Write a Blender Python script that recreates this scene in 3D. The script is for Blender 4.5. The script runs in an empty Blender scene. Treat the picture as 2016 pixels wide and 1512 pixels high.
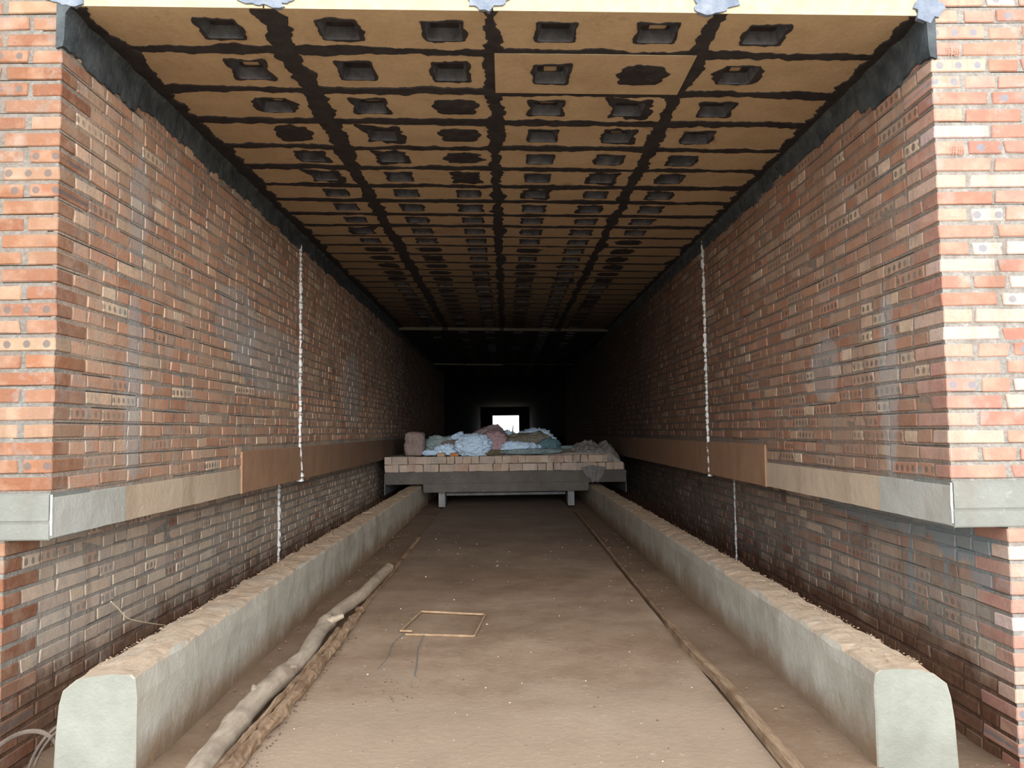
import bpy, bmesh, math, random
import numpy as np
from mathutils import Vector, Matrix, noise
random.seed(7); rng = np.random.RandomState(7)
S = bpy.context.scene; COL = S.collection
R = random.random
U = random.uniform

# ------------------------------------------------------------------ camera
def make_camera():
    f, vx, vy, roll = 1514.0, 995.0, 848.0, math.radians(0.7)
    d = Vector((vx-1008, -(vy-756), -f)).normalized()
    u = Vector((-math.sin(roll), math.cos(roll), 0)); u = (u - u.dot(d)*d).normalized()
    x = d.cross(u)
    m = Matrix((x, d, u))            # rows: world X, Y, Z axes seen by the camera
    cd = bpy.data.cameras.new('camera'); cd.sensor_width = 36; cd.lens = f/2016*36
    cd.clip_start = .05; cd.clip_end = 400
    c = bpy.data.objects.new('camera', cd); COL.objects.link(c)
    c.matrix_world = Matrix.Translation((0, 0, 1.16)) @ m.to_4x4()
    S.camera = c
make_camera()

# ------------------------------------------------------------------ sky, added soft sun, exposure
W = bpy.data.worlds.new('sky'); S.world = W; W.use_nodes = True
bgn = W.node_tree.nodes['Background']
bgn.inputs[0].default_value = (.86, .93, 1.0, 1); bgn.inputs[1].default_value = 1.4
sd = bpy.data.lights.new('soft_sun_fill', 'SUN'); sd.energy = 2.3; sd.angle = math.radians(34); sd.color = (1, .97, .93)  # added low sun, aimed along the axis to fill the deep interior
so = bpy.data.objects.new('soft_sun_fill', sd); COL.objects.link(so)
so.rotation_euler = Vector((-.12, .98, -.16)).to_track_quat('-Z', 'Y').to_euler()
S.view_settings.view_transform = 'Standard'; S.view_settings.look = 'None'
S.view_settings.gamma = 1; S.view_settings.use_curve_mapping = False
S.view_settings.exposure = 1.0

# ------------------------------------------------------------------ helpers
def lin(r, g, b):
    def c(v):
        v /= 255.0
        return v/12.92 if v <= .04045 else ((v+.055)/1.055)**2.4
    return (c(r), c(g), c(b), 1.0)

def link(name, me, mat=None, parent=None, loc=(0, 0, 0)):
    o = bpy.data.objects.new(name, me); COL.objects.link(o)
    if mat and not me.materials: me.materials.append(mat)
    if parent: o.parent = parent
    o.location = loc
    return o
def mesh(name, V, F, mat=None, parent=None, loc=(0, 0, 0), smooth=False):
    me = bpy.data.meshes.new(name); me.from_pydata([tuple(v) for v in V], [], F)
    bm = bmesh.new(); bm.from_mesh(me); bmesh.ops.recalc_face_normals(bm, faces=bm.faces); bm.to_mesh(me); bm.free()
    if smooth: me.polygons.foreach_set('use_smooth', [True]*len(me.polygons))
    return link(name, me, mat, parent, loc)
def tag(o, label=None, cat=None, group=None, kind=None):
    if label: o['label'] = label
    if cat: o['category'] = cat
    if group: o['group'] = group
    if kind: o['kind'] = kind
    return o
def empty(name, loc=(0, 0, 0)):
    o = bpy.data.objects.new(name, None); COL.objects.link(o); o.location = loc; o.empty_display_size = .1
    return o
def boxVF(x0, x1, y0, y1, z0, z1):
    V = [(x, y, z) for x in (x0, x1) for y in (y0, y1) for z in (z0, z1)]
    F = [(0, 1, 3, 2), (4, 6, 7, 5), (0, 4, 5, 1), (2, 3, 7, 6), (0, 2, 6, 4), (1, 5, 7, 3)]
    return V, F
class MB:
    def __init__(s): s.V = []; s.F = []
    def add(s, V, F):
        n = len(s.V); s.V += list(V); s.F += [tuple(i+n for i in f) for f in F]; return s
    def box(s, *a): return s.add(*boxVF(*a))
    def build(s, name, mat=None, parent=None, loc=(0, 0, 0), smooth=False): return mesh(name, s.V, s.F, mat, parent, loc, smooth)
def bevelbox(name, x0, x1, y0, y1, z0, z1, b, mat, parent=None):
    me = bpy.data.meshes.new(name); V, F = boxVF(x0, x1, y0, y1, z0, z1); me.from_pydata(V, [], F)
    bm = bmesh.new(); bm.from_mesh(me); bmesh.ops.recalc_face_normals(bm, faces=bm.faces)
    bmesh.ops.bevel(bm, geom=bm.edges[:], offset=b, segments=2, affect='EDGES'); bm.to_mesh(me); bm.free()
    return link(name, me, mat, parent)
def nz(x, y=0, z=0, o=3): return noise.fractal(Vector((x, y, z)), .9, 2.1, o)
def tubeVF(P, rad, n=10, rough=0, seed=0, flat=1.0, cap=True):
    P = [Vector(p) for p in P]; V = []; F = []
    for i, p in enumerate(P):
        t = (P[min(i+1, len(P)-1)] - P[max(i-1, 0)]).normalized()
        a = t.cross(Vector((0, 0, 1)))
        if a.length < .01: a = Vector((1, 0, 0))
        a.normalize(); b = a.cross(t).normalized()
        r = rad[i] if hasattr(rad, '__len__') else rad
        for k in range(n):
            an = 2*math.pi*k/n
            q = a*math.cos(an) + b*math.sin(an)*flat
            rr = r*(1 + rough*nz(q.x*1.5+seed, q.z*1.5+p.y*9, p.x*9+q.y+p.z*9))
            V.append(p + q*rr)
    for i in range(len(P)-1):
        for k in range(n):
            F.append((i*n+k, i*n+(k+1) % n, (i+1)*n+(k+1) % n, (i+1)*n+k))
    if cap: F.append(tuple(range(n))[::-1]); F.append(tuple((len(P)-1)*n+k for k in range(n)))
    return V, F
def smoothpath(P, m=6):
    P = [Vector(p) for p in P]; out = []
    for i in range(len(P)-1):
        p0, p1, p2, p3 = P[max(i-1, 0)], P[i], P[i+1], P[min(i+2, len(P)-1)]
        for k in range(m):
            t = k/m
            out.append(.5*((2*p1)+(p2-p0)*t+(2*p0-5*p1+4*p2-p3)*t*t+(3*p1-p0-3*p2+p3)*t**3))
    out.append(P[-1]); return out

# ------------------------------------------------------------------ node helpers
class NT:
    def __init__(s, name, rough=.9, spec=.25):
        s.m = bpy.data.materials.new(name); s.m.use_nodes = True; s.t = s.m.node_tree; s.n = s.t.nodes; s.l = s.t.links
        s.b = s.n['Principled BSDF']; s.b.inputs['Roughness'].default_value = rough
        s.b.inputs['Specular IOR Level'].default_value = spec
        s.g = s.n.new('ShaderNodeNewGeometry'); s.P = s.g.outputs['Position']
    def put(s, v, sock):
        if hasattr(v, 'is_linked') or hasattr(v, 'links'): s.l.new(v, sock)
        else: sock.default_value = v
    def noise(s, scale, detail=4, rough=.6, vec=None, sc3=None, off=0):
        vec = vec or s.P
        if sc3 or off:
            mp = s.n.new('ShaderNodeMapping'); s.l.new(vec, mp.inputs[0])
            mp.inputs['Scale'].default_value = sc3 or (1, 1, 1); mp.inputs['Location'].default_value = (off, off*.7, off*1.3); vec = mp.outputs[0]
        x = s.n.new('ShaderNodeTexNoise'); s.l.new(vec, x.inputs['Vector']); x.inputs['Scale'].default_value = scale
        x.inputs['Detail'].default_value = detail; x.inputs['Roughness'].default_value = rough; return x.outputs[0]
    def ramp(s, v, a, b, lo=0.0, hi=1.0):
        x = s.n.new('ShaderNodeMapRange'); x.clamp = True; s.put(v, x.inputs[0])
        for i, q in enumerate((a, b, lo, hi)): x.inputs[i+1].default_value = q
        return x.outputs[0]
    def math(s, op, a, b=0.0, c=0.0):
        x = s.n.new('ShaderNodeMath'); x.operation = op; s.put(a, x.inputs[0]); s.put(b, x.inputs[1]); s.put(c, x.inputs[2]); return x.outputs[0]
    def mix(s, f, a, b, mode='MIX'):
        x = s.n.new('ShaderNodeMix'); x.data_type = 'RGBA'; x.blend_type = mode
        s.put(f, x.inputs[0]); s.put(a, x.inputs[6]); s.put(b, x.inputs[7]); return x.outputs[2]
    def attr(s, name, out='Color'):
        x = s.n.new('ShaderNodeAttribute'); x.attribute_name = name; return x.outputs[out]
    def xyz(s, v=None):
        x = s.n.new('ShaderNodeSeparateXYZ'); s.l.new(v or s.P, x.inputs[0]); return x.outputs
    def col(s, c): s.put(c, s.b.inputs['Base Color']); return s
    def bump(s, h, st=.5, dist=.01):
        x = s.n.new('ShaderNodeBump'); x.inputs['Strength'].default_value = st; x.inputs['Distance'].default_value = dist
        s.l.new(h, x.inputs['Height']); s.l.new(x.outputs[0], s.b.inputs['Normal']); return s

# patches of their own shape on the walls: (x, y, z, ry, rz, strength)
def patch(t, cx, cy, cz, rx, ry, rz):
    p = t.xyz()
    a = t.math('DIVIDE', t.math('SUBTRACT', p[0], cx), rx); b = t.math('DIVIDE', t.math('SUBTRACT', p[1], cy), ry); c = t.math('DIVIDE', t.math('SUBTRACT', p[2], cz), rz)
    s = t.math('ADD', t.math('ADD', t.math('MULTIPLY', a, a), t.math('MULTIPLY', b, b)), t.math('MULTIPLY', c, c))
    n = t.noise(5, 4, .7)
    s = t.math('ADD', s, t.math('MULTIPLY', t.math('SUBTRACT', n, .5), 2.2))
    return t.ramp(s, 1.0, .75)

def brick_mat(name, mc=1.0, per=.05, spr=.0155, spc=(78, 74, 72), elong=.7, dust=.35, dustc=(128, 108, 92), smear=.5, mud=False, white=(), wash=(), blacken=0, mortar=False, dark=None):
    t = NT(name, .92, .2)
    p = t.xyz()
    sc = lambda *c: lin(*[v*mc for v in c])
    fine = t.noise(60, 5, .7); mid = t.noise(14, 4, .65, off=3)
    mcol = t.mix(t.ramp(mid, .35, .7), sc(136, 133, 127), sc(172, 171, 165))
    if mortar:
        c = t.mix(t.ramp(fine, .3, .75), mcol, sc(116, 110, 102))
    else:
        base = t.attr('tone')
        c = t.mix(t.ramp(fine, .35, .75, 0, .45), base, lin(150, 112, 88))
        c = t.mix(t.ramp(t.noise(9, 3, .6, off=8), .45, .75, 0, .4), c, lin(205, 180, 155))
        l = t.xyz(t.attr('loc', 'Vector'))
        fr = t.math('SUBTRACT', t.math('FRACT', t.math('DIVIDE', l[0], per)), .5)
        fx = t.math('MULTIPLY', fr, per)
        d = t.math('SQRT', t.math('ADD', t.math('MULTIPLY', fx, fx), t.math('MULTIPLY', t.math('MULTIPLY', l[2], l[2]), elong)))
        d = t.math('ADD', d, t.math('MULTIPLY', t.math('SUBTRACT', mid, .5), .012))
        sp = t.math('MULTIPLY', t.ramp(d, spr, spr-.004), t.attr('spot', 'Fac'))
        c = t.mix(t.math('MULTIPLY', sp, .85), c, lin(*spc))
        sm = t.ramp(t.noise(7, 5, .72, off=21), .60-.1*smear, .68-.1*smear)
        c = t.mix(t.math('MULTIPLY', sm, .8*smear), c, mcol)
    # dust and runs
    du = t.ramp(t.noise(2.2, 4, .65, off=5), .3, .7, 0, dust*1.6)
    c = t.mix(du, c, lin(*dustc))
    st = t.ramp(t.noise(5, 4, .7, sc3=(2.5, 2.5, .22), off=11), .52, .72, 0, .35)
    c = t.mix(st, c, lin(116, 98, 84))
    for w in white: c = t.mix(t.math('MULTIPLY', patch(t, *w[:6]), w[6]), c, lin(172, 174, 172))
    for w in wash: c = t.mix(t.math('MULTIPLY', patch(t, *w[:6]), w[6]), c, lin(136, 146, 149))
    if dark:  # depth shade painted into brick and mortar, growing along the tunnel
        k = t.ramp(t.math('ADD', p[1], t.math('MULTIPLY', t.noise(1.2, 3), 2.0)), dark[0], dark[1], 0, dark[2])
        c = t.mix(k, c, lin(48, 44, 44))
    if mud:  # mud splash low on the wall, with the trench's shade mixed into its colour
        zz = t.math('ADD', p[2], t.math('MULTIPLY', t.math('SUBTRACT', t.noise(3, 5, .7, off=2), .5), .45))
        k = t.ramp(zz, .18, .02, 0, .85)
        c = t.mix(k, c, t.mix(t.ramp(mid, .35, .65), lin(88, 56, 40), lin(118, 84, 62)))
    if blacken: c = t.mix(blacken, c, lin(34, 32, 31))
    t.col(c)
    h = t.math('ADD', fine, t.math('MULTIPLY', mid, 1.5))
    t.bump(h, .9 if mortar else .55, .012 if mortar else .006)
    return t.m

WL = [(-1.9, 6.3, 1.75, 1, 1.0, .3, .4), (-1.9, 5.5, 1.95, 1, .45, .3, .4), (-1.9, 9.6, 1.7, 1, .55, .5, .45), (-1.9, 3.95, 1.4, 1, .1, .5, .45), (-1.9, 3.98, 2.35, 1, .1, .35, .4)]
WR = [(1.88, 3.75, 1.35, 1, .10, .55, .45), (1.88, 4.5, 1.5, 1, .2, .2, .4)]
def pair(key, **k): return brick_mat('brick_'+key, **k), brick_mat('mortar_'+key, mortar=True, **{q: v for q, v in k.items() if q not in ('smear', 'per', 'spr', 'spc', 'elong')})
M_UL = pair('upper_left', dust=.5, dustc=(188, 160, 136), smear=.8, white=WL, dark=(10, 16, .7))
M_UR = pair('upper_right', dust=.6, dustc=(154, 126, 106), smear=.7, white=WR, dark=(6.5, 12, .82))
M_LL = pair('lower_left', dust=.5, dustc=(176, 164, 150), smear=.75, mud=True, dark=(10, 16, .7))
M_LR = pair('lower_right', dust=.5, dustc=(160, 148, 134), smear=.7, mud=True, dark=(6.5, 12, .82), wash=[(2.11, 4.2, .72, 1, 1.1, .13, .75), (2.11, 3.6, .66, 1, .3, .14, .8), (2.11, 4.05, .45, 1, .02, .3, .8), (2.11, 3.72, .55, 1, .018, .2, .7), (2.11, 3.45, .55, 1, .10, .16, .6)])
M_FL = pair('pier_left', mc=.96, dust=.25, dustc=(138, 112, 94), smear=.45, per=.083, spr=.018, spc=(96, 92, 92), elong=1.0)
M_FR = pair('pier_right', mc=1.08, dust=.12, dustc=(172, 146, 134), smear=.45, per=.083, spr=.018, spc=(122, 128, 138), elong=1.0)
M_DECK = brick_mat('brick_deck', dust=.5, dustc=(150, 135, 122), smear=.6)

def simple(name, a, b, scale=8, rough=.9, bump=.4, dist=.01, spec=.2, c3=None, detail=5, lo=.35, hi=.68, stripe=None):
    t = NT(name, rough, spec); n = t.noise(scale, detail, .65, sc3=stripe)
    c = t.mix(t.ramp(n, lo, hi), lin(*a), lin(*b))
    if c3: c = t.mix(t.ramp(t.noise(scale*.3, 4, .7, off=9), .5, .68), c, lin(*c3))
    t.col(c); t.bump(t.noise(scale*4, 5, .7, sc3=stripe), bump, dist); return t.m

M_PASTE = simple('black_joint_paste', (44, 40, 41), (62, 58, 58), 12, .75, .6, .01, .35)
M_POCK = simple('pocket_coating', (66, 68, 74), (104, 106, 112), 12, .8, .6, .01, .3)  # paler than the joint paste: front light on pocket walls put into the colour
M_SEAL = simple('grey_black_mortar_fillet', (52, 58, 62), (88, 94, 96), 7, .85, .8, .012, .3)
M_BLUEP = simple('pale_blue_grey_mortar', (112, 122, 138), (146, 152, 162), 14, .9, .7, .01)
def m_panel():
    t = NT('tan_fibre_panel', .95, .15)
    a = t.noise(3, 5, .7); b = t.noise(40, 4, .7)
    c = t.mix(t.ramp(a, .3, .7), lin(184, 160, 128), lin(208, 184, 150))
    c = t.mix(t.ramp(b, .4, .75, 0, .3), c, lin(156, 130, 98))
    c = t.mix(t.ramp(t.noise(2.4, 5, .75, off=4), .60, .72, 0, .5), c, lin(134, 104, 78))
    c = t.mix(t.ramp(t.noise(26, 3, .7, off=7), .74, .80, 0, .5), c, lin(70, 55, 45))
    c = t.mix(t.ramp(t.math('ADD', t.xyz()[1], t.math('MULTIPLY', a, 3.0)), 7.5, 14, 0, .7), c, lin(66, 58, 50))  # panels darken with depth, painting in the light's falloff
    t.col(c); t.bump(b, .35, .006); return t.m
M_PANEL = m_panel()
M_CREAM = simple('cream_panel_edge', (180, 166, 134), (190, 178, 150), 18, .9, .5, .006)
M_EDGE = simple('shaded_panel_edge', (84, 78, 64), (102, 94, 78), 9)  # cream edge darkened, the dimness deep inside put into its colour
M_SHADEP = simple('shade_toned_panel', (46, 41, 37), (66, 59, 52), 5)  # tunnel darkness put into the far panels' colour
M_ROOF = simple('dark_slab', (46, 42, 40), (70, 64, 60), 4)  # even dark tone for the slab above the panels
M_SHADE = simple('shade_toned_brick', (22, 21, 22), (36, 34, 34), 6)  # near-black stands in for the unlit far end of the tunnel
M_FOAM = simple('white_foam', (214, 218, 218), (240, 242, 240), 30, .8, .5, .01)
M_WOOD = simple('grey_barkless_wood', (150, 134, 116), (176, 160, 140), 9, .85, .5, .006, stripe=(6, 1, 6), c3=(128, 112, 96))
M_LATH = simple('rotten_timber', (142, 112, 84), (184, 156, 128), 9, .85, .9, .012, stripe=(7, .8, 7), c3=(112, 84, 62))
M_ROD = simple('dusty_rusty_rod', (142, 116, 90), (166, 140, 112), 20, .8)
M_STEEL = simple('grey_painted_steel', (96, 98, 102), (124, 124, 124), 8, .7, .2)
M_CABLE = simple('dusty_grey_hose', (84, 74, 66), (110, 98, 88), 12, .8)
M_WIRE = simple('pale_straw_wire', (196, 180, 150), (214, 200, 172), 20, .7)

def m_concrete(name, a, b, stain, kerb=False, beam=False):
    t = NT(name, .9, .2); p = t.xyz(); n1 = t.noise(3, 5, .7); n2 = t.noise(25, 5, .7, off=3)
    c = t.mix(t.ramp(n1, .3, .7), lin(*a), lin(*b))
    c = t.mix(t.ramp(t.noise(4, 4, .65, sc3=(.8, .8, .25), off=6), .5, .75, 0, .5), c, lin(*stain))
    c = t.mix(t.ramp(n2, .62, .75, 0, .25), c, lin(205, 205, 198))
    if kerb:
        zz = t.math('ADD', p[2], t.math('MULTIPLY', t.math('SUBTRACT', n1, .5), .25))
        c = t.mix(t.ramp(zz, .13, .0, 0, .85), c, lin(134, 108, 82))
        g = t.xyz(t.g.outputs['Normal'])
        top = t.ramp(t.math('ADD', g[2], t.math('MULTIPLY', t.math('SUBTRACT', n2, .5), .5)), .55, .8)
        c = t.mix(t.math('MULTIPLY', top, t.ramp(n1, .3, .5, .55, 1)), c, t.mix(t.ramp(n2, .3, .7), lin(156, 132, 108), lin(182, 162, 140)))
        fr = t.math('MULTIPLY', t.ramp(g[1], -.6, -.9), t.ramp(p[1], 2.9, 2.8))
        c = t.mix(t.math('MULTIPLY', fr, .9), c, t.mix(t.ramp(n1, .35, .7), lin(128, 131, 122), lin(148, 151, 141)))  # front face toned down against the frontal light; same concrete as the sides
    if beam: c = t.mix(t.ramp(t.math('ADD', p[1], t.math('MULTIPLY', n1, 2)), 7.5, 13, 0, .7), c, lin(56, 50, 48))  # shade along the deep part of the beam, painted on
    t.col(c); t.bump(t.math('ADD', n2, t.math('MULTIPLY', t.noise(70, 4, .7), .6)), .5, .01); return t.m
M_KERB = m_concrete('kerb_concrete', (160, 154, 141), (186, 180, 166), (130, 114, 94), kerb=True)
M_BEAM = m_concrete('grey_beam_concrete', (172, 172, 164), (196, 194, 184), (150, 130, 110))
M_FBEAM = m_concrete('front_beam_concrete', (116, 117, 111), (138, 139, 132), (124, 113, 100))
M_BEAM2 = m_concrete('tan_beam_concrete', (194, 172, 148), (210, 190, 166), (142, 120, 100))
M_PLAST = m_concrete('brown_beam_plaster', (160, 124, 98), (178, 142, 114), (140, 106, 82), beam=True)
M_CARC = m_concrete('car_frame_concrete', (72, 68, 65), (90, 86, 81), (60, 55, 52))

def m_floor(name, g=False):
    t = NT(name, .95, .12); n = t.noise(.9, 5, .62); f = t.noise(30, 6, .7, off=3); p = t.xyz()
    c = t.mix(t.ramp(n, .32, .68), lin(134, 110, 90), lin(164, 142, 120))
    c = t.mix(t.ramp(t.noise(3.2, 5, .7, off=5), .42, .66, 0, .55), c, lin(116, 92, 72))
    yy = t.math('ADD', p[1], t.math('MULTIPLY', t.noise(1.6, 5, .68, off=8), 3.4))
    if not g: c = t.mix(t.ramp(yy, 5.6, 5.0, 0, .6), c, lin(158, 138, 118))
    c = t.mix(t.ramp(yy, 6.5, 10, 0, .75), c, lin(84, 74, 68))  # far floor darkened to carry the fading light in its colour
    c = t.mix(t.ramp(f, .62, .74, 0, .5), c, lin(212, 198, 178))
    c = t.mix(t.ramp(t.noise(19, 4, .7, off=15), .68, .76, 0, .6), c, lin(92, 70, 54))
    if g: c = t.mix(.35, c, lin(112, 88, 68))
    t.col(c); t.bump(t.math('ADD', f, t.math('MULTIPLY', n, 1.0)), .5, .012); return t.m
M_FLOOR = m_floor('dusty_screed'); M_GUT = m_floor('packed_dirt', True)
M_GROUND = simple('yard_earth', (176, 158, 136), (200, 184, 162), 2)  # out-of-view yard, paled to bounce more light onto ceiling and walls

# ------------------------------------------------------------------ bricks
H = .0555                                             # brick height, pitch set by wall
PAL = {'in': [((176, 112, 84), 3), ((186, 128, 98), 3), ((160, 98, 70), 2.4), ((196, 160, 130), 2.2), ((150, 104, 82), 2), ((206, 184, 158), .7), ((142, 84, 58), 1.6), ((168, 140, 118), 1.5)],
       'low': [((196, 162, 132), 4), ((204, 176, 146), 3), ((176, 122, 90), 1.5), ((168, 134, 110), 2.5), ((150, 86, 58), .6)],
       'lowr': [((176, 136, 112), 4), ((196, 168, 140), 2), ((150, 96, 74), 2.0), ((150, 116, 98), 3), ((110, 66, 50), .8)],
       'fl': [((206, 146, 112), 4), ((214, 166, 134), 3), ((196, 128, 92), 3), ((228, 200, 168), 2.2), ((214, 150, 110), 2), ((236, 222, 200), .6)],
       'fr': [((222, 164, 140), 4), ((228, 180, 158), 3), ((206, 142, 118), 3), ((238, 212, 188), 2.2), ((244, 232, 222), .8)],
       'deck': [((176, 150, 130), 3), ((188, 164, 146), 2), ((160, 120, 104), 1.4), ((150, 140, 130), 2)]}
def tone(pal):
    P = PAL[pal]; r = U(0, sum(w for _, w in P))
    for c, w in P:
        r -= w
        if r <= 0: break
    k = U(.9, 1.08); g = sum(c)/3; q = {'in': .78, 'low': .7, 'lowr': .8, 'fl': .8, 'fr': .66, 'deck': .6}[pal]; c = lin(*[g+(v-g)*q for v in c]); m = {'in': (1.4, 1.35, 1.3), 'low': (1.35, 1.35, 1.35), 'lowr': (1.4, 1.4, 1.4), 'fl': (.47, .36, .31), 'fr': (.74, .60, .57), 'deck': (.9, .9, .9)}[pal]; c = [min(.85, v*w) for v, w in zip(c, m)]; return (min(c[0]*k, 1), min(c[1]*k*U(.96, 1.04), 1), min(c[2]*k*U(.94, 1.06), 1), 1)
def template(cut):
    bm = bmesh.new(); bmesh.ops.create_cube(bm, size=1.0)
    me = bpy.data.meshes.new('t')
    bmesh.ops.scale(bm, verts=bm.verts, vec=(1, .5, .25))
    bmesh.ops.bevel(bm, geom=bm.edges[:], offset=.02, segments=1, affect='EDGES')
    bmesh.ops.scale(bm, verts=bm.verts, vec=(1, 2, 4))
    V = np.array([v.co[:] for v in bm.verts]); bm.verts.ensure_lookup_table()
    F = [tuple(v.index for v in f.verts) for f in bm.faces]
    bm.free()
    if cut: F = [f for f in F if not all(V[i][1] > .35 for i in f)]
    return V, F
TV, TF = template(False); TVc, TFc = template(True)
def brick_arrays(L, D, Hh, rough=.004, T=None):
    V = (TV if T is None else T).copy(); s = np.sign(V)
    b = .004
    # rebuild chamfer at true size: snapped corners keep a small chamfer
    out = np.empty_like(V)
    for a, d in enumerate((L, D, Hh)):
        inner = np.abs(V[:, a]) < .4999
        out[:, a] = s[:, a]*np.where(inner, d/2-b, d/2)
    key = (s @ np.array([1, 3, 9])).astype(int)
    for k in np.unique(key):
        j = np.array([U(-1, 1)*rough*1.3, U(-.4, .4)*rough, U(-1, 1)*rough*.8]); out[key == k] += j
    return out
def set_attrs(me, tones, spots, locs):
    a = me.attributes.new('tone', 'FLOAT_COLOR', 'POINT'); a.data.foreach_set('color', np.asarray(tones, dtype=np.float32).ravel())
    a = me.attributes.new('spot', 'FLOAT', 'POINT'); a.data.foreach_set('value', np.asarray(spots, dtype=np.float32).ravel())
    a = me.attributes.new('loc', 'FLOAT_VECTOR', 'POINT'); a.data.foreach_set('vector', np.asarray(locs, dtype=np.float32).ravel())
def brick_mesh(L, D, Hh, pal, mat, spotp=.25, rough=.004):
    V = brick_arrays(L, D, Hh, rough); me = bpy.data.meshes.new('brick'); me.from_pydata(V.tolist(), [], TF)
    n = len(V); o = U(0, .03); loc = V.copy(); loc[:, 0] += L/2+o
    set_attrs(me, [tone(pal)]*n, [1.0 if R() < spotp else 0.0]*n, loc)
    me.materials.append(mat); return me
def variants(pal, mat, n=14, spotp=.2, D=.10):
    return {k: [brick_mesh(L, D, H, pal, mat, spotp) for _ in range(n)] for k, L in (('h', .118), ('s', .238))}
def run(u0, u1, z0, nrow, pitch, ps=.38, starts=None):
    """courses of bricks: list of (u centre, z centre, length, kind)"""
    out = []
    for r in range(nrow):
        u = u0 + (starts(r) if starts else U(-.1, .0)); z = z0 + pitch*(r+.5)
        while u < u1:
            k = 's' if R() < ps else 'h'
            L = (.238 if k == 's' else .118)*U(.94, 1.05)
            if u + L > u1:
                L = u1-u
                if L < .04: break
                k = 'h' if L < .17 else 's'
            out.append((u+L/2, z+U(-.003, .003), L, k)); u += L + U(.008, .022)
    return out
def place_wall(wall, lst, axis, face, sgn, var, pal, mat, limit=300, spotp=.2, D=.10, maxi=None):
    """axis 'y': wall in the YZ plane, visible face at x=face looking to sgn; axis 'x': pier face at y=face looking to -Y"""
    if axis == 'y': lst = sorted(lst, key=lambda q: q[0])
    ang = {'y': (math.pi/2 if sgn > 0 else -math.pi/2), 'x': 0}[axis]
    near, far = lst[:limit], lst[limit:]
    for (u, z, L, k) in near:
        me = random.choice(var[k]); dep = U(-.0012, .0035) if axis == 'y' else U(-.0005, .0045)
        base = .238 if k == 's' else .118
        o = bpy.data.objects.new('brick', me); COL.objects.link(o); o.parent = wall
        if axis == 'y': o.location = (face - sgn*(D/2) + sgn*dep, u, z)
        else: o.location = (u, face + D/2 - dep, z)
        o.rotation_euler = (U(-.006, .006), U(-.012, .012), ang + U(-.006, .006)); o.scale = (L/base, 1, U(.95, 1.04))
    if far:
        nb = len(far); nv = len(TVc); VV = np.empty((nb*nv, 3)); T4 = np.empty((nb*nv, 4)); SP = np.empty(nb*nv); LO = np.empty((nb*nv, 3)); FF = []
        ca, sa = math.cos(ang), math.sin(ang)
        for i, (u, z, L, k) in enumerate(far):
            V = brick_arrays(L, D, H*U(.95, 1.04), .004, TVc); lo = V.copy(); lo[:, 0] += L/2+U(0, .03)
            dep = U(-.0012, .0035)
            if axis == 'y': P = np.stack([V[:, 0]*ca - V[:, 1]*sa + face - sgn*(D/2) + sgn*dep, V[:, 0]*sa + V[:, 1]*ca + u, V[:, 2]+z], 1)
            else: P = V + np.array([u, face+D/2-dep, z])
            s = slice(i*nv, (i+1)*nv); VV[s] = P; T4[s] = tone(pal); SP[s] = 1.0 if R() < spotp else 0.0; LO[s] = lo
            FF += [tuple(j+i*nv for j in f) for f in TFc]
        me = bpy.data.meshes.new('brick_courses'); me.from_pydata(VV.tolist(), [], FF); set_attrs(me, T4, SP, LO)
        o = link('brick_courses', me, mat, wall); tag(o, kind='stuff')

def mortar_courses(parent, mat, axis, face, sgn, u0, u1, z0, nrow, pitch, ztop=None):
    mb = MB()
    for q in range(nrow):
        u = u0
        while u < u1:
            e = min(u1, u+U(.18, .7)); g = .0055*max(0, U(-.5, 1)); rec = U(.0012, .0040)
            za = z0+pitch*q+.009; zb = za+pitch-g
            if ztop: zb = min(zb, ztop)
            if zb > za:
                if axis == 'y': a, b = sorted((face-sgn*.02, face-sgn*rec)); mb.box(a, b, u, e, za, zb)
                else: mb.box(u, e, face+rec, face+.02, za, zb)
            u = e
    o = mb.build('mortar_courses', mat, parent); tag(o, kind='stuff'); return o
YF = 3.25; XL, XR = -1.90, 1.88; LXL, LXR = -2.09, 2.11
ZB0, ZB1 = .73, .92; ZC = lambda x: 2.99 - .02*x
PIT = .0735
NU = 28
YEND = 60.0
def struct(name, label=None):
    e = empty(name); tag(e, label, kind='structure'); return e

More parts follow.
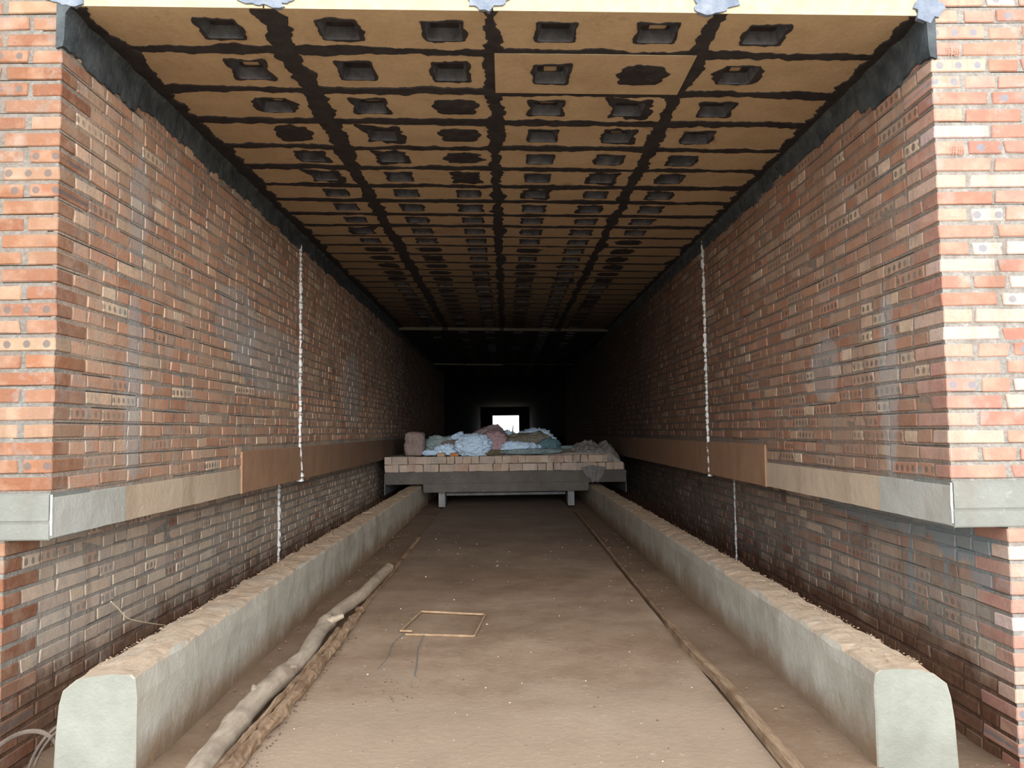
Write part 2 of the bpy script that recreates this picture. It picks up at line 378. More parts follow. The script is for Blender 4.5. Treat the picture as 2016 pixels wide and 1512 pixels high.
# side walls, upper
ystart = 3.25
def corner_len_y(r): return (.118 if r % 2 == 0 else .238) + .012       # depth of the corner brick seen on the side face
for side, x, sgn, name, Mt, pal in (('left', XL, 1, 'wall_left', M_UL, 'in'), ('right', XR, -1, 'wall_right', M_UR, 'in')):
    w = struct(name, 'weathered brick side wall above the ledge beam on the %s of the tunnel' % side)
    xo = x - sgn*.6; xm = x - sgn*.013
    mb = MB().box(min(xo, xm), max(xo, xm), YF+.02, 24, ZB1, 3.02); mb.build('mortar_bed', Mt[1], w); mortar_courses(w, Mt[1], 'y', x, sgn, YF+.006, 24, ZB1-.003-PIT, NU+1, PIT)
    mb = MB().box(min(xo, x), max(xo, x), 24, YEND, ZB1-.2, 3.02); mb.build('shade_toned_masonry', M_SHADE, w)  # far wall in the painted-shade black
    lst = run(YF, 24, ZB1+.006, NU, PIT, starts=lambda r: corner_len_y(r))
    lst = [q for q in lst if not (q[0] > 5.55 and q[1] < 1.06)]
    place_wall(w, lst, 'y', x, sgn, variants(pal, Mt[0]), pal, Mt[0])
    # foam seam
    P = []; rr = []
    z = 2.94
    while z > .70:
        P.append((x + sgn*.004, 7.12+.012*nz(z*6, side == 'left')+(.03*sgn if z < .95 else 0), z)); rr.append(.017*(1+.7*nz(z*23, 3)) + (.012 if z < .78 and side == 'left' else 0)); z -= .02
    V, F = tubeVF(P, [max(.005, q) for q in rr], 7, .35); mesh('foam_seam', V, F, M_FOAM, w)
    # mortar fillet under the ceiling, ragged lower edge
    V = []; F = []; n = 0; y = YF-.01
    while y < 22:
        wdt = (.20 if y < 3.9 else .155) + .035*nz(y*4, x, o=4) + .025*nz(y*17, x, o=3) - (.03 if side == 'right' and y > 3.8 else 0)
        zt = ZC(x)+.02; zz = ZC(x)-max(.04, wdt)
        V += [(x-sgn*.02, y, zz), (x+sgn*.010, y, zz+.01), (x+sgn*.016, y, zz+.05+.01*nz(y*9, 5)), (x+sgn*(.02+.01*nz(y*7, 8)), y, zt-.06), (x+sgn*(.05+.025*nz(y*6, 2)), y, zt), (x-sgn*.02, y, zt)]
        if n:
            a = (n-1)*6; b = n*6
            for k in range(5): F.append((a+k, a+k+1, b+k+1, b+k))
        n += 1; y += .03 if y < 8 else .12
    F.append((0, 1, 2, 3, 4, 5))
    mesh('mortar_fillet', V, F, M_SEAL, w, smooth=False)

# side walls, lower (set back behind the ledge beam)
for side, x, sgn, name, Mt, pal in (('left', LXL, 1, 'wall_lower_left', M_LL, 'low'), ('right', LXR, -1, 'wall_lower_right', M_LR, 'lowr')):
    w = struct(name, 'set-back brick wall under the ledge beam, %s side' % side)
    xo = x - sgn*.5; xm = x - sgn*.013
    MB().box(min(xo, xm), max(xo, xm), YF+.02, 24, -.32, ZB0).build('mortar_bed', Mt[1], w)
    mortar_courses(w, Mt[1], 'y', x, sgn, YF+.006, 24, -.30-.0735, 15, .0735, ZB0-.001)
    MB().box(min(xo, x), max(xo, x), 24, YEND, -.32, ZB0).build('shade_toned_masonry', M_SHADE, w)
    lst = run(YF, 24, -.30, 14, .0735, starts=lambda r: corner_len_y(r))
    place_wall(w, lst, 'y', x, sgn, variants(pal, Mt[0]), pal, Mt[0])
    P = []; rr = []; z = .71
    while z > -.1:
        P.append((x+sgn*.004, 7.12+.01*nz(z*6, 4), z)); rr.append(max(.004, (.015 if side == 'left' else .009)*(1+.9*nz(z*19, 8)))); z -= .02
    V, F = tubeVF(P, rr, 6, .35)
    mesh('foam_seam', V, F, M_FOAM, w)

# front piers
for side, x, lx, sgn, name, Mt, pal in (('left', XL, LXL, 1, 'wall_front_left', M_FL, 'fl'), ('right', XR, LXR, -1, 'wall_front_right', M_FR, 'fr')):
    w = struct(name, 'brick pier face at the %s of the tunnel mouth' % side)
    out = x - sgn*2.2
    a, b = sorted((x - sgn*.012, out)); MB().box(a, b, YF+.014, YF+.6, ZB1, 3.6).build('mortar_bed', Mt[1], w)
    a, b = sorted((lx - sgn*.012, out)); MB().box(a, b, YF+.014, YF+.6, -.32, ZB0).build('mortar_bed', Mt[1], w)
    for fx_, z_, n_, top in ((x, ZB1+.006-PIT, 37, None), (lx, -.30-.0735, 15, ZB0-.001)):
        a, b = sorted((fx_ - sgn*.003, out)); mortar_courses(w, Mt[1], 'x', YF+.001, 0, a, b, z_, n_, PIT, top)
    var = variants(pal, Mt[0], 16, .2)
    rows = []
    for (fx, z0, nr, pitch) in ((x, ZB1+.006, 36, PIT), (lx, -.30, 14, .0735)):
        for r in range(nr):
            cl = .238 if r % 2 == 0 else .125
            cy = .118 if r % 2 == 0 else .238
            zc = z0 + pitch*(r+.5)
            me = brick_mesh(cl, cy, H, pal, Mt[0], .2, .002)
            o = bpy.data.objects.new('brick', me); COL.objects.link(o); o.parent = w
            dj = U(.001, .004)
            o.location = (fx - sgn*cl/2 + sgn*dj, YF + cy/2 - U(0, .004), zc); o.rotation_euler = (0, U(-.006, .006), U(-.003, .003))
            u = cl + U(.012, .024)
            while u < 2.0:
                k = 's' if R() < (.35 if r % 2 else .3) else 'h'; L = (.238 if k == 's' else .135)*U(.95, 1.04)
                rows.append((fx - sgn*(u+L/2), zc+U(-.003, .003), L, k)); u += L + U(.012, .026)
    rows.sort(key=lambda q: abs(q[0]))
    place_wall(w, rows, 'x', YF, 0, var, pal, Mt[0], limit=250, spotp=.3)

# scratched characters on three bricks of the right pier (incised, darker)
def strokes(w, cx, cz, s, jit):
    segs = [((-.50, .8), (-.50, -.1)), ((-.30, .8), (-.30, -.9)), ((-.30, .8), (-.02, .8)), ((-.02, .8), (-.02, -.9)), ((-.30, .25), (-.02, .25)), ((-.30, -.25), (-.02, -.25)),
            ((.30, .7), (.30, -.8)), ((.50, .9), (.50, -.8)), ((.75, .7), (.75, -.9)), ((.20, .1), (.95, .05)), ((.30, -.8), (.9, -.8))]
    mb = MB()
    for (a, b) in segs:
        P = [(cx+a[0]*s, YF-.0075, cz+a[1]*s*.5), (cx+(a[0]+b[0])/2*s+.001*jit, YF-.0075, cz+(a[1]+b[1])/2*s*.5), (cx+b[0]*s, YF-.0075, cz+b[1]*s*.5)]
        V, F = tubeVF(P, .0011, 4); mb.add(V, F)
    return mb.build('scratched_characters', simple('scratch', (196, 146, 124), (206, 158, 136), 30), w)
wfr = bpy.data.objects['wall_front_right']
strokes(wfr, 1.965, 2.785, .045, 1); strokes(wfr, 1.965, 2.345, .045, -1)

# ledge beams
for i, (side, x, lx, sgn) in enumerate((('left', XL, LXL, 1), ('right', XR, LXR, -1))):
    w = struct('trim_%d' % (i+1), 'concrete ledge beam running into the tunnel on the %s' % side)
    back = lx - sgn*.4
    def beam(name, y0, y1, z0, z1, xf, mat, amp=.004):
        n = max(2, int((y1-y0)/.06)); V = []; F = []
        for j in range(n+1):
            y = y0+(y1-y0)*j/n; e = amp*nz(y*5, sgn*3, o=3)
            V += [(back, y, z0), (xf-sgn*.03, y, z0+.002), (xf, y, z0+.008+amp*nz(y*8, 1)), (xf+sgn*e, y, (z0+z1)/2), (xf, y, z1-.015), (xf-sgn*.03, y, z1+1.4*e), (back, y, z1)]
            if j:
                a = (j-1)*7; b = j*7
                for k in range(7): F.append((a+k, a+(k+1) % 7, b+(k+1) % 7, b+k))
        F.append(tuple(range(7))); F.append(tuple(n*7+k for k in range(7)))
        mesh(name, V, F, mat, w)
    beam('beam_end_section', YF+.0, YF+.62, ZB0, ZB1, x+sgn*.006, M_BEAM)
    beam('beam_section', YF+.62, 5.55, ZB0, ZB1, x+sgn*.004, M_BEAM2)
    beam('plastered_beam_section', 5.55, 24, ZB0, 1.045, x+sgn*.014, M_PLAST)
    MB().box(*sorted((back, x)), 24, YEND, ZB0, .95).build('shade_toned_beam', M_SHADE, w)  # far beam, its darkness painted
    # front run of the beam over the pier
    out = x - sgn*2.2
    a, b = sorted((x+sgn*.0045, out))
    bevelbox('front_beam', a, b, YF-.012, YF+.3, ZB0+.075, ZB1+.004, .006, M_FBEAM, w)
    bevelbox('front_beam_lip', a, b, YF-.010, YF+.3, ZB0, ZB0+.073, .005, M_FBEAM, w)
    V, F = tubeVF([(x+sgn*.010, YF-.013, z) for z in np.arange(ZB0+.02, ZB1, .012)], .004, 6, .9, 4); mesh('mortar_dribble', V, F, M_FOAM, w)

# ------------------------------------------------------------------ ceiling
ce = struct('ceiling', 'flat ceiling of tan fibre panels with black pasted joints')
seams = [3.245, 3.615, 4.055, 4.465, 4.885, 5.27, 5.665, 6.04, 6.43, 6.79, 7.165, 7.525, 7.90, 8.285]
while seams[-1] < 13.3: seams.append(seams[-1]+.38)
seams[-1] = 13.62
s2 = [13.62+.4*k for k in range(18)]; s2[-1] = 20.42
s3 = [20.42+.42*k for k in range(10)]
allrows = [(a, b, 0.0) for a, b in zip(seams[:-1], seams[1:])] + [(a, b, .05) for a, b in zip(s2[:-1], s2[1:])] + [(a, b, .09) for a, b in zip(s3[:-1], s3[1:])]
cols = [(-1.93, -1.03, (-1.28,)), (-1.03, -.035, (-.74, -.26)), (-.035, .955, (.255, .72)), (.955, 1.91, (1.215,))]
TH = .22
def panel_mesh(c0, c1, pk, mats):
    w = c1-c0; hl = .385; V = []; F = []
    xs = [c0+.004]; hs = .088
    for p in pk: xs += [p-hs, p+hs]
    xs.append(c1-.004)
    ys = [-hl/2+.003, -.005-hs, -.005+hs, hl/2-.003]
    idx = {}
    def v(x, y, z):
        V.append((x, y, z)); return len(V)-1
    holes = {(2*i+1, 1) for i in range(len(pk))}
    G = [[v(x, y, -.02*x) for y in ys] for x in xs]; T = [[v(x, y, TH-.02*x) for y in ys] for x in xs]
    for i in range(len(xs)-1):
        for j in range(3):
            F.append((T[i][j], T[i+1][j], T[i+1][j+1], T[i][j+1]))
            if (i, j) in holes:
                cx = (xs[i]+xs[i+1])/2; cy = -.005
                q = [v(cx+a*.074, cy+b*.072, .056-.02*cx) for a, b in ((-1, -1), (-1, 1), (1, 1), (1, -1))]
                o = [G[i][j], G[i][j+1], G[i+1][j+1], G[i+1][j]]
                for k in range(4): F.append((o[k], o[(k+1) % 4], q[(k+1) % 4], q[k]))
                F.append(tuple(q))
            else: F.append((G[i][j], G[i][j+1], G[i+1][j+1], G[i+1][j]))
    n = len(xs)
    fr = []
    for i in range(n-1):
        fr.append(len(F)); F.append((G[i][0], G[i+1][0], T[i+1][0], T[i][0])); F.append((G[i][3], T[i][3], T[i+1][3], G[i+1][3]))
    for j in range(3): F.append((G[0][j], T[0][j], T[0][j+1], G[0][j+1])); F.append((G[n-1][j], G[n-1][j+1], T[n-1][j+1], T[n-1][j]))
    me = bpy.data.meshes.new('ceiling_panel'); me.from_pydata(V, [], F)
    bm = bmesh.new(); bm.from_mesh(me); bmesh.ops.recalc_face_normals(bm, faces=bm.faces); bm.to_mesh(me); bm.free()
    for m in mats: me.materials.append(m)
    for k in fr: me.polygons[k].material_index = 1
    return me
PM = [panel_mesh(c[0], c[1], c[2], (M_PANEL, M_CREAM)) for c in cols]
PM3 = [panel_mesh(c[0], c[1], c[2], (M_SHADEP, M_EDGE)) for c in cols]
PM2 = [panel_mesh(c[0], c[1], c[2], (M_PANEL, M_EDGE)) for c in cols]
def pocket_mesh(kind):
    """paste lining of a lifting pocket: ragged collar on the panel face plus the coated walls"""
    V = []; F = []; n = 48; hs = .0865; s = U(0, 99)
    def sq(a, r):
        c, d = math.cos(a), math.sin(a); m = max(abs(c), abs(d)); return c/m*r, d/m*r
    amp = U(.004, .02) if kind == 'open' else U(.015, .05)
    oval = kind != 'open' and R() < .6
    rings = []
    cx, cy = (0, 0) if kind == 'open' else (U(-.01, .01), U(-.01, .01))
    ring = []
    for k in range(n):
        a = 2*math.pi*(k+.5)/n; x, y = sq(a, hs)
        e = abs(amp*(.7+1.6*nz(math.cos(a)*1.3+s, math.sin(a)*1.3, s, 4))) + .003
        if oval: x2, y2 = math.cos(a)*(.13+amp*nz(math.cos(a)*2+s, math.sin(a)*2)), math.sin(a)*(.095+amp*.6*nz(math.cos(a)*2, math.sin(a)*2+s)); x2 = math.copysign(max(abs(x2), abs(x)), x2) if abs(y) < .08 else x2; y2 = math.copysign(max(abs(y2), abs(y)+.002), y2)
        else: x2, y2 = x*(1+e/hs), y*(1+e/hs)
        ring.append((x2, y2))
    V += [(x, y, .003) for x, y in ring]; V += [(x*.985, y*.985, -.004) for x, y in ring]
    for k in range(n): F.append((k, (k+1) % n, n+(k+1) % n, n+k))
    if kind == 'filled':
        c = len(V); V.append((0, 0, -.005+.0))
        m = len(V); V += [(x*.55, y*.55, -.006+U(-.002, .002)) for x, y in ring]
        for k in range(n): F.append((n+k, n+(k+1) % n, m+(k+1) % n, m+k)); F.append((m+k, m+(k+1) % n, c))
    else:
        inner = [sq(2*math.pi*(k+.5)/n, hs-.004) for k in range(n)]
        m = len(V); V += [(x, y, -.004) for x, y in inner]
        m2 = len(V); deep = .050
        V += [(x*.80, y*.78, deep) for x, y in inner]
        for k in range(n): F.append((n+k, n+(k+1) % n, m+(k+1) % n, m+k)); F.append((m+k, m+(k+1) % n, m2+(k+1) % n, m2+k))
        # partly coated roof of the pocket: leaves a bare tan window
        if R() < .5:
            m3 = len(V); wx, wy = U(.4, .65), U(.35, .6); ox = U(-.015, .015)
            V += [(x*.80*wx+ox, y*.78*wy+.026, deep-.001) for x, y in inner]
            for k in range(n): F.append((m2+k, m2+(k+1) % n, m3+(k+1) % n, m3+k))
        else: F.append(tuple(m2+k for k in range(n)))
    me = bpy.data.meshes.new('pocket_lining'); me.from_pydata(V, [], F)
    bm = bmesh.new(); bm.from_mesh(me); bmesh.ops.recalc_face_normals(bm, faces=bm.faces); bm.to_mesh(me); bm.free()
    me.materials.append(M_PASTE); me.materials.append(M_POCK)
    for p in me.polygons:
        if .001 < p.center.z < .04: p.material_index = 1
    return me
KO = [pocket_mesh('open') for _ in range(12)]; KR = [pocket_mesh('ringed') for _ in range(5)]; KF = [pocket_mesh('filled') for _ in range(6)]
for r, (y0, y1, dz) in enumerate(allrows):
    for c, (c0, c1, pk) in enumerate(cols):
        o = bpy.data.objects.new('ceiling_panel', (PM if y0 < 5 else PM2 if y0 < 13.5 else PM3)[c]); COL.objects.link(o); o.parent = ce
        drop = dz + U(0, .004) + (.0065 if (r == 1 and c == 2) else 0) + (-.03 if dz > .06 and c > 1 else 0)
        o.location = (0, (y0+y1)/2, 2.99-drop); o.scale = (1, (y1-y0)/.385, 1)
        if y0 > 17: continue
        for q, p in enumerate(pk):
            kind = KO
            x = R()
            if (r, c, q) in ((1, 2, 1), (2, 1, 1), (3, 0, 0)): kind = KF
            elif (r, c, q) in ((2, 2, 1), (3, 2, 1), (1, 3, 0)): kind = KR
            elif r > 1:
                if c == 2 and q == 1: kind = KR if x < .5 else KO
                elif c == 1 and q == 1: kind = KF if x < .4 else KO
                elif r > 9 and x < .65: kind = KF
                elif x < .15: kind = KR
            k = bpy.data.objects.new('pocket_lining', random.choice(kind)); COL.objects.link(k); k.parent = o
            k.location = (p, -.005, -.02*p)
            k.scale = (1 if R() < .5 else -1, 1, 1)
            k.rotation_euler = (0, math.atan(.02), 0)
MB().box(-2.0, 2.0, YF+.02, YEND, 3.19, 3.5).build('roof_slab', M_ROOF, ce)
MB().box(-1.95, 1.95, 24.2, YEND, 3.0, 3.19).build('shade_toned_soffit', M_SHADE, ce)  # far soffit, coloured as if in deep shade
# black paste over the joints
def strip(P, hw, amp, seed, tz=.005, raise_=.002, mat=M_PASTE, name='joint_paste', par=ce, freq=9):
    P = [Vector(p) for p in P]; V = []; F = []
    for i, p in enumerate(P):
        t = (P[min(i+1, len(P)-1)]-P[max(i-1, 0)]).normalized(); s = Vector((t.y, -t.x, 0))
        q = (p.x+p.y)*freq
        a = hw + amp*(1.3*nz(q*.35, seed, 1, 2)+1.0*nz(q, seed, 1, 4)+.55*nz(q*3, seed, 2, 4)); b = hw + amp*(1.3*nz(q*.35, seed+7.3, 5, 2)+1.0*nz(q, seed+7.3, 5, 4)+.55*nz(q*3, seed, 9, 4))
        a = max(a, .008); b = max(b, .008)
        m = amp*.6*nz(q*.4, seed+3)
        for off, z in ((-a-.003, raise_), (-a+.004, -tz), (m, -tz-.002*nz(q, 2)), (b-.004, -tz), (b+.003, raise_)):
            w = p+s*off; V.append((w.x, w.y, w.z+z-.02*(s.x*off)))
        if i:
            for k in range(4): F.append(((i-1)*5+k, (i-1)*5+k+1, i*5+k+1, i*5+k))
    return mesh(name, V, F, mat, par)
for k, (x, hw) in enumerate(((-1.035, .055), (-.04, .042), (.955, .042))):
    y = YF; P = []
    while y < 24: P.append((x+.012*nz(y*2, k), y, ZC(x)-(0 if y < 13.6 else .05))); y += .014 if y < 7 else .05
    strip(P, hw, .026 if k != 2 else .022, 11*k+1, tz=.007)
for r, s in enumerate(seams[1:]+s2[1:-1]+s3):
    P = []; x = -1.92; n = .012 if s < 6 else .03; dz = 0 if s < 13.63 else .05
    for_left = U(.030, .042)
    while x < 1.9:
        P.append((x, s+.006*nz(x*2, s), ZC(x)-dz)); x += n
    if abs(s-13.62) < .02 or abs(s-20.42) < .02: continue
    # heavier on the left half, as pasted
    o = strip(P, for_left*(1.35 if r < 3 else 1.1 if r < 9 else .8), .020 if r < 9 else .013, s*3.1, tz=.006, freq=7)
# paste band along both ceiling edges
for k, (x, sg) in enumerate(((-1.86, 1), (1.85, -1))):
    y = YF; P = []
    while y < 22: P.append((x+sg*.01*nz(y*2, k+5), y, ZC(x))); y += .016 if y < 7 else .06
    strip(P, .075 if k == 0 else .06, .035, 31+k, tz=.009)
# pale mortar dabs on the panel fronts
for (x, w_, h_, s) in ((-1.87, .16, .05, 1), (-1.02, .2, .05, 2), (-.97, .13, .04, 5), (-.06, .17, .045, 3), (.93, .18, .055, 4), (1.87, .12, .07, 6)):
    V = []; F = []; n = 30
    for k in range(n):
        a = 2*math.pi*k/n; rr = 1+.45*nz(math.cos(a)*1.6+s*5, math.sin(a)*1.6, 0, 4)
        V.append((x+math.cos(a)*w_*.5*rr, YF-.012, ZC(x)+.045+math.sin(a)*h_*rr))
    V += [(v[0], YF+.01, v[2]) for v in V[:n]]; V.append((x, YF-.014, ZC(x)+.045))
    F += [(k, (k+1) % n, 2*n) for k in range(n)]
    for k in range(n): F.append((k, (k+1) % n, n+(k+1) % n, n+k))
    mesh('mortar_dab', V, F, M_BLUEP, ce)

# ------------------------------------------------------------------ floors
def grid(name, x0, x1, y0, y1, z, nx, ny, amp, mat, parent=None, seed=0):
    V = []; F = []
    for i in range(nx+1):
        for j in range(ny+1):
            x = x0+(x1-x0)*i/nx; y = y0+(y1-y0)*j/ny; V.append((x, y, z+amp*nz(x*1.7+seed, y*1.7, 0, 4)))
    for i in range(nx):
        for j in range(ny): a = i*(ny+1)+j; F.append((a, a+ny+1, a+ny+2, a+1))
    return mesh(name, V, F, mat, parent, smooth=True)
fl = struct('floor', 'dusty brown screed floor slab between the kerbs')
V, F = boxVF(-.955, .925, -2, YEND, -.25, -.02); mesh('slab_body', V, F, M_FLOOR, fl)
grid('slab_top', -.957, .927, -2, 14, .0, 30, 240, .006, M_FLOOR, fl)
V, F = boxVF(-.955, .925, 14, YEND, -.02, .0); mesh('slab_top_far', V, F, M_FLOOR, fl)
for s, (a, b) in enumerate(((-1.33, -.957), (.935, 1.31))):
    g = grid('gutter_strip', a, b, -2, 14, -.03, 8, 240, .010, M_GUT, fl, seed=5*s)
    V, F = boxVF(a, b, -2, YEND, -.3, -.045); mesh('gutter_base', V, F, M_GUT, fl)
for s, (a, b) in enumerate(((-2.6, -1.3), (1.3, 2.6))):
    grid('trench_floor', a, b, -2, 16, -.27, 14, 120, .03, M_GUT, fl, seed=9+s)
yard = struct('floor_yard', 'bare earth yard in front of the tunnel')
V, F = boxVF(-30, 30, -40, -2, -.4, -.05); mesh('yard_surface', V, F, M_GROUND, yard)
for a, b in ((-30, -2.6), (2.6, 30)):
    V, F = boxVF(a, b, -2, YF, -.45, -.1); mesh('yard_side', V, F, M_GROUND, yard)
V, F = boxVF(-3, 3, 16, YEND, -.5, -.3); mesh('tunnel_bed', V, F, M_SHADE, fl)
MB().box(-2.62, 2.62, -2, 16.2, -.5, -.33).build('trench_bed', M_GUT, fl)

# back end of the tunnel with the daylight opening
wb = struct('wall_back', 'dark end wall with a bright daylight opening')
MB().box(-2.6, -.98, YEND, YEND+.4, -.4, 3.4).box(1.07, 2.6, YEND, YEND+.4, -.4, 3.4).box(-.98, 1.07, YEND, YEND+.4, 2.345, 3.4).build('end_masonry', M_SHADE, wb)
V, F = boxVF(-40, 40, YEND+.4, YEND+120, -.5, -.3); mesh('far_yard', V, F, M_GROUND, yard)

# ------------------------------------------------------------------ kerbs
def kerb(xi, sgn, label, zt):
    """cross section: inner vertical face, flat top, chamfered outer shoulder"""
    prof = [(0, -.30), (0, -.08), (0, .05), (0, .15), (0, .24), (.006, zt-.012), (.02, zt), (.09, zt+.004), (.16, zt), (.215, zt-.012), (.262, zt-.05), (.275, zt-.10), (.28, .12), (.285, .0), (.30, -.30)]
    V = []; F = []; m = len(prof); ys = [2.76, 2.764, 2.775]
    while ys[-1] < 17: ys.append(ys[-1]+.05)
    for j, y in enumerate(ys):
        for k, (u, z) in enumerate(prof):
            fade = min(1, .25+j*.15)
            du = .006*nz(y*3, k*.6, sgn, 4)*fade; dz = 0
            top = 5 <= k <= 10
            if top: dz = (.011 if k > 5 else .009)*nz(y*7, k*.9, sgn*2, 4)*fade
            if k in (9, 10, 11): du += .022*nz(y*6, 3, sgn*7, 4)*fade
            if j == 0: du += (.006 if k < 7 else -.006)
            V.append((xi+sgn*(u+du), y, z+dz-.0*y))
        if j:
            for k in range(m): F.append(((j-1)*m+k, (j-1)*m+(k+1) % m, j*m+(k+1) % m, j*m+k))
    F.append(tuple(range(m))[::-1]); F.append(tuple((len(ys)-1)*m+k for k in range(m)))
    o = mesh('concrete_kerb', V, F, M_KERB, smooth=False)
    tag(o, label, 'kerb')
    return o
kl = kerb(-1.30, -1, 'long pale concrete kerb wall on the left beside the grey tree branch', .322)
kr = kerb(1.29, 1, 'long pale concrete kerb wall on the right beside the straight timber lath', .300)
# loose dirt crumbs lying on the kerb tops
def crumbs(name, pts, rmin, rmax, mat, parent, label, cat):
    mb = MB()
    T = [(0, 0, 1), (1, 0, 0), (0, 1, 0), (-1, 0, 0), (0, -1, 0), (0, 0, -1)]; TFq = [(0, 1, 2), (0, 2, 3), (0, 3, 4), (0, 4, 1), (5, 2, 1), (5, 3, 2), (5, 4, 3), (5, 1, 4)]
    for p in pts:
        r = U(rmin, rmax)*U(.5, 1); mb.add([(p[0]+a*r*U(.6, 1.3), p[1]+b*r*U(.6, 1.3), p[2]+c*r*U(.4, .8)) for a, b, c in T], TFq)
    o = mb.build(name, mat, parent); tag(o, label, cat, kind='stuff'); return o
M_CRUMB = simple('dry_clods', (140, 116, 94), (168, 148, 126), 30)
for k_, xi, sg, zt in ((kl, -1.30, -1, .322), (kr, 1.29, 1, .30)):
    pts = []
    for _ in range(800):
        u = random.betavariate(3, 1.6)*.235+.01; pts.append((xi+sg*u, 2.85+7*R()**1.3, zt+.006-(.0 if u < .2 else (u-.2)*.8)))
    o = crumbs('dirt_crumbs', pts, .002, .008, M_CRUMB, k_, None, None)

# ------------------------------------------------------------------ things on the floor
# tree branch
bp = [(-1.02, 2.25, .022), (-1.038, 2.624, .03), (-1.058, 2.984, .03), (-1.071, 3.319, .032), (-1.041, 3.66, .04), (-1.021, 3.95, .042), (-1.052, 4.3, .04), (-1.068, 4.62, .04), (-1.05, 4.95, .045), (-.998, 5.41, .05), (-.984, 5.966, .05), (-.963, 6.45, .052)]
P = smoothpath(bp, 9)
rad = []
for i, p in enumerate(P):
    r = .047 - .008*(i/len(P)) + .004*nz(p.y*2.5, 1)
    for ky in (3.08, 3.62, 4.62): r += .010*math.exp(-((p.y-ky)/.06)**2)
    if i > len(P)-3: r *= .8
    rad.append(r)
br = empty('tree_branch', (0, 0, 0)); tag(br, 'long crooked grey barkless branch lying beside the left kerb', 'branch')
V, F = tubeVF(P, rad, 16, .13, 3); mesh('branch_shaft', V, F, M_WOOD, br, smooth=True)
V, F = tubeVF([(-1.07, 4.55, .05), (-1.02, 4.58, .07), (-.972, 4.62, .082)], [.026, .02, .014], 8, .1); mesh('broken_twig_stub', V, F, M_WOOD, br)
V, F = tubeVF([(-1.04, 3.68, .05), (-1.005, 3.66, .075), (-.985, 3.65, .08)], [.02, .012, .007], 8, .1); mesh('broken_twig_stub', V, F, M_WOOD, br)
V, F = tubeVF([(-1.08, 3.36, .06), (-1.098, 3.40, .068), (-1.108, 3.42, .072)], [.018, .012, .005], 8, .1); mesh('broken_twig_stub', V, F, M_WOOD, br)
# rotten split log
lp = [(-.966, 2.2, .016), (-.966, 2.762, .016), (-.957, 3.088, .016), (-.948, 3.491, .018), (-.946, 3.8, .018), (-.943, 4.154, .018), (-.955, 4.6, .016), (-.958, 4.9, .014), (-.965, 5.1, .01)]
P = smoothpath(lp, 12); rad = [(.036 - .010*i/len(P))*(1+.25*nz(p.y*7, 4, 0, 4)) for i, p in enumerate(P)]; rad[-1] *= .4; rad[-2] *= .7
lg = empty('rotten_pole'); tag(lg, 'rotten splintered brown pole lying on the left edge of the slab', 'pole')
V, F = tubeVF(P, rad, 11, .5, 9, flat=.8); mesh('pole_body', [(v[0]+.008, v[1], v[2]) for v in V], F, M_LATH, lg)
V, F = tubeVF([(p.x-.018, p.y, p.z+.022+.004*nz(p.y*5)) for p in P[10:70]], .012, 6, .6, 12); mesh('loose_splinter', V, F, M_LATH, lg)
P = [(-.958+.004*nz(y*2), y, .004) for y in np.arange(5.0, 8.6, .1)]
o = MB(); V, F = tubeVF(P, .020, 6, .3, 2, flat=.6); o = mesh('timber_lath', V, F, M_LATH); tag(o, 'thin dark lath continuing along the slab edge past the rotten pole', 'lath')
# right lath, square section
def lath(name, pts, w, h, label, mat=M_LATH):
    V = []; F = []; P = smoothpath(pts, 10)
    for i, p in enumerate(P):
        e = 1+.12*nz(p.y*6, 3); t = 1 if i < len(P)-4 else .7
        for a, b in ((-1, -1), (1, -1), (1, .6), (.3, 1), (-.8, 1)): V.append((p.x+a*w/2*e*t, p.y, p.z+b*h/2*e))
        if i:
            for k in range(5): F.append(((i-1)*5+k, (i-1)*5+(k+1) % 5, i*5+(k+1) % 5, i*5+k))
    F.append((0, 1, 2, 3, 4)); n = (len(P)-1)*5; F.append((n, n+1, n+2, n+3, n+4))
    return tag(mesh(name, V, F, mat), label, 'lath')
lath('timber_lath', [(.955, 2.2, .018), (.957, 2.7, .018), (.960, 3.1, .018), (.966, 3.5, .018), (.950, 3.9, .016), (.948, 4.3, .014), (.952, 4.65, .008)], .05, .035, 'straight brown timber lath on the right edge of the slab')
lath('timber_lath', [(.965, 4.7, -.012), (.97, 6.0, -.012), (.985, 8, -.012), (1.0, 11.2, -.012)], .022, .02, 'thin dusty lath running on to the car along the right slab edge')

# bent rod frame on the floor
fr = empty('rod_frame'); tag(fr, 'square frame of bent dusty rod lying on the floor slab', 'frame')
c4 = [(-.55, 4.52, .012), (-.621, 4.525, .014), (-.553, 5.00, .014), (-.141, 4.90, .012), (-.19, 4.40, .01), (-.59, 4.47, .008)]
V, F = tubeVF(sum([[Vector(c4[i]).lerp(Vector(c4[i+1]), t) for t in np.linspace(0.02, .98, 8)] for i in range(5)], []), .0068, 8, .2); mesh('bent_rod', V, F, M_ROD, fr)
V, F = tubeVF(smoothpath([(-.60, 4.50, .004), (-.63, 4.3, .003), (-.62, 4.05, .003), (-.64, 3.85, .003)]), .002, 4); mesh('thread', V, F, M_STEEL, fr)
o = None
V, F = tubeVF(smoothpath([(-.475, 4.45, .012), (-.48, 4.2, .004), (-.455, 3.9, .004), (-.445, 3.72, .004)]), .0022, 4); o = mesh('black_thread', V, F, M_STEEL); tag(o, 'thin dark thread trailing on the floor in front of the rod frame', 'thread')

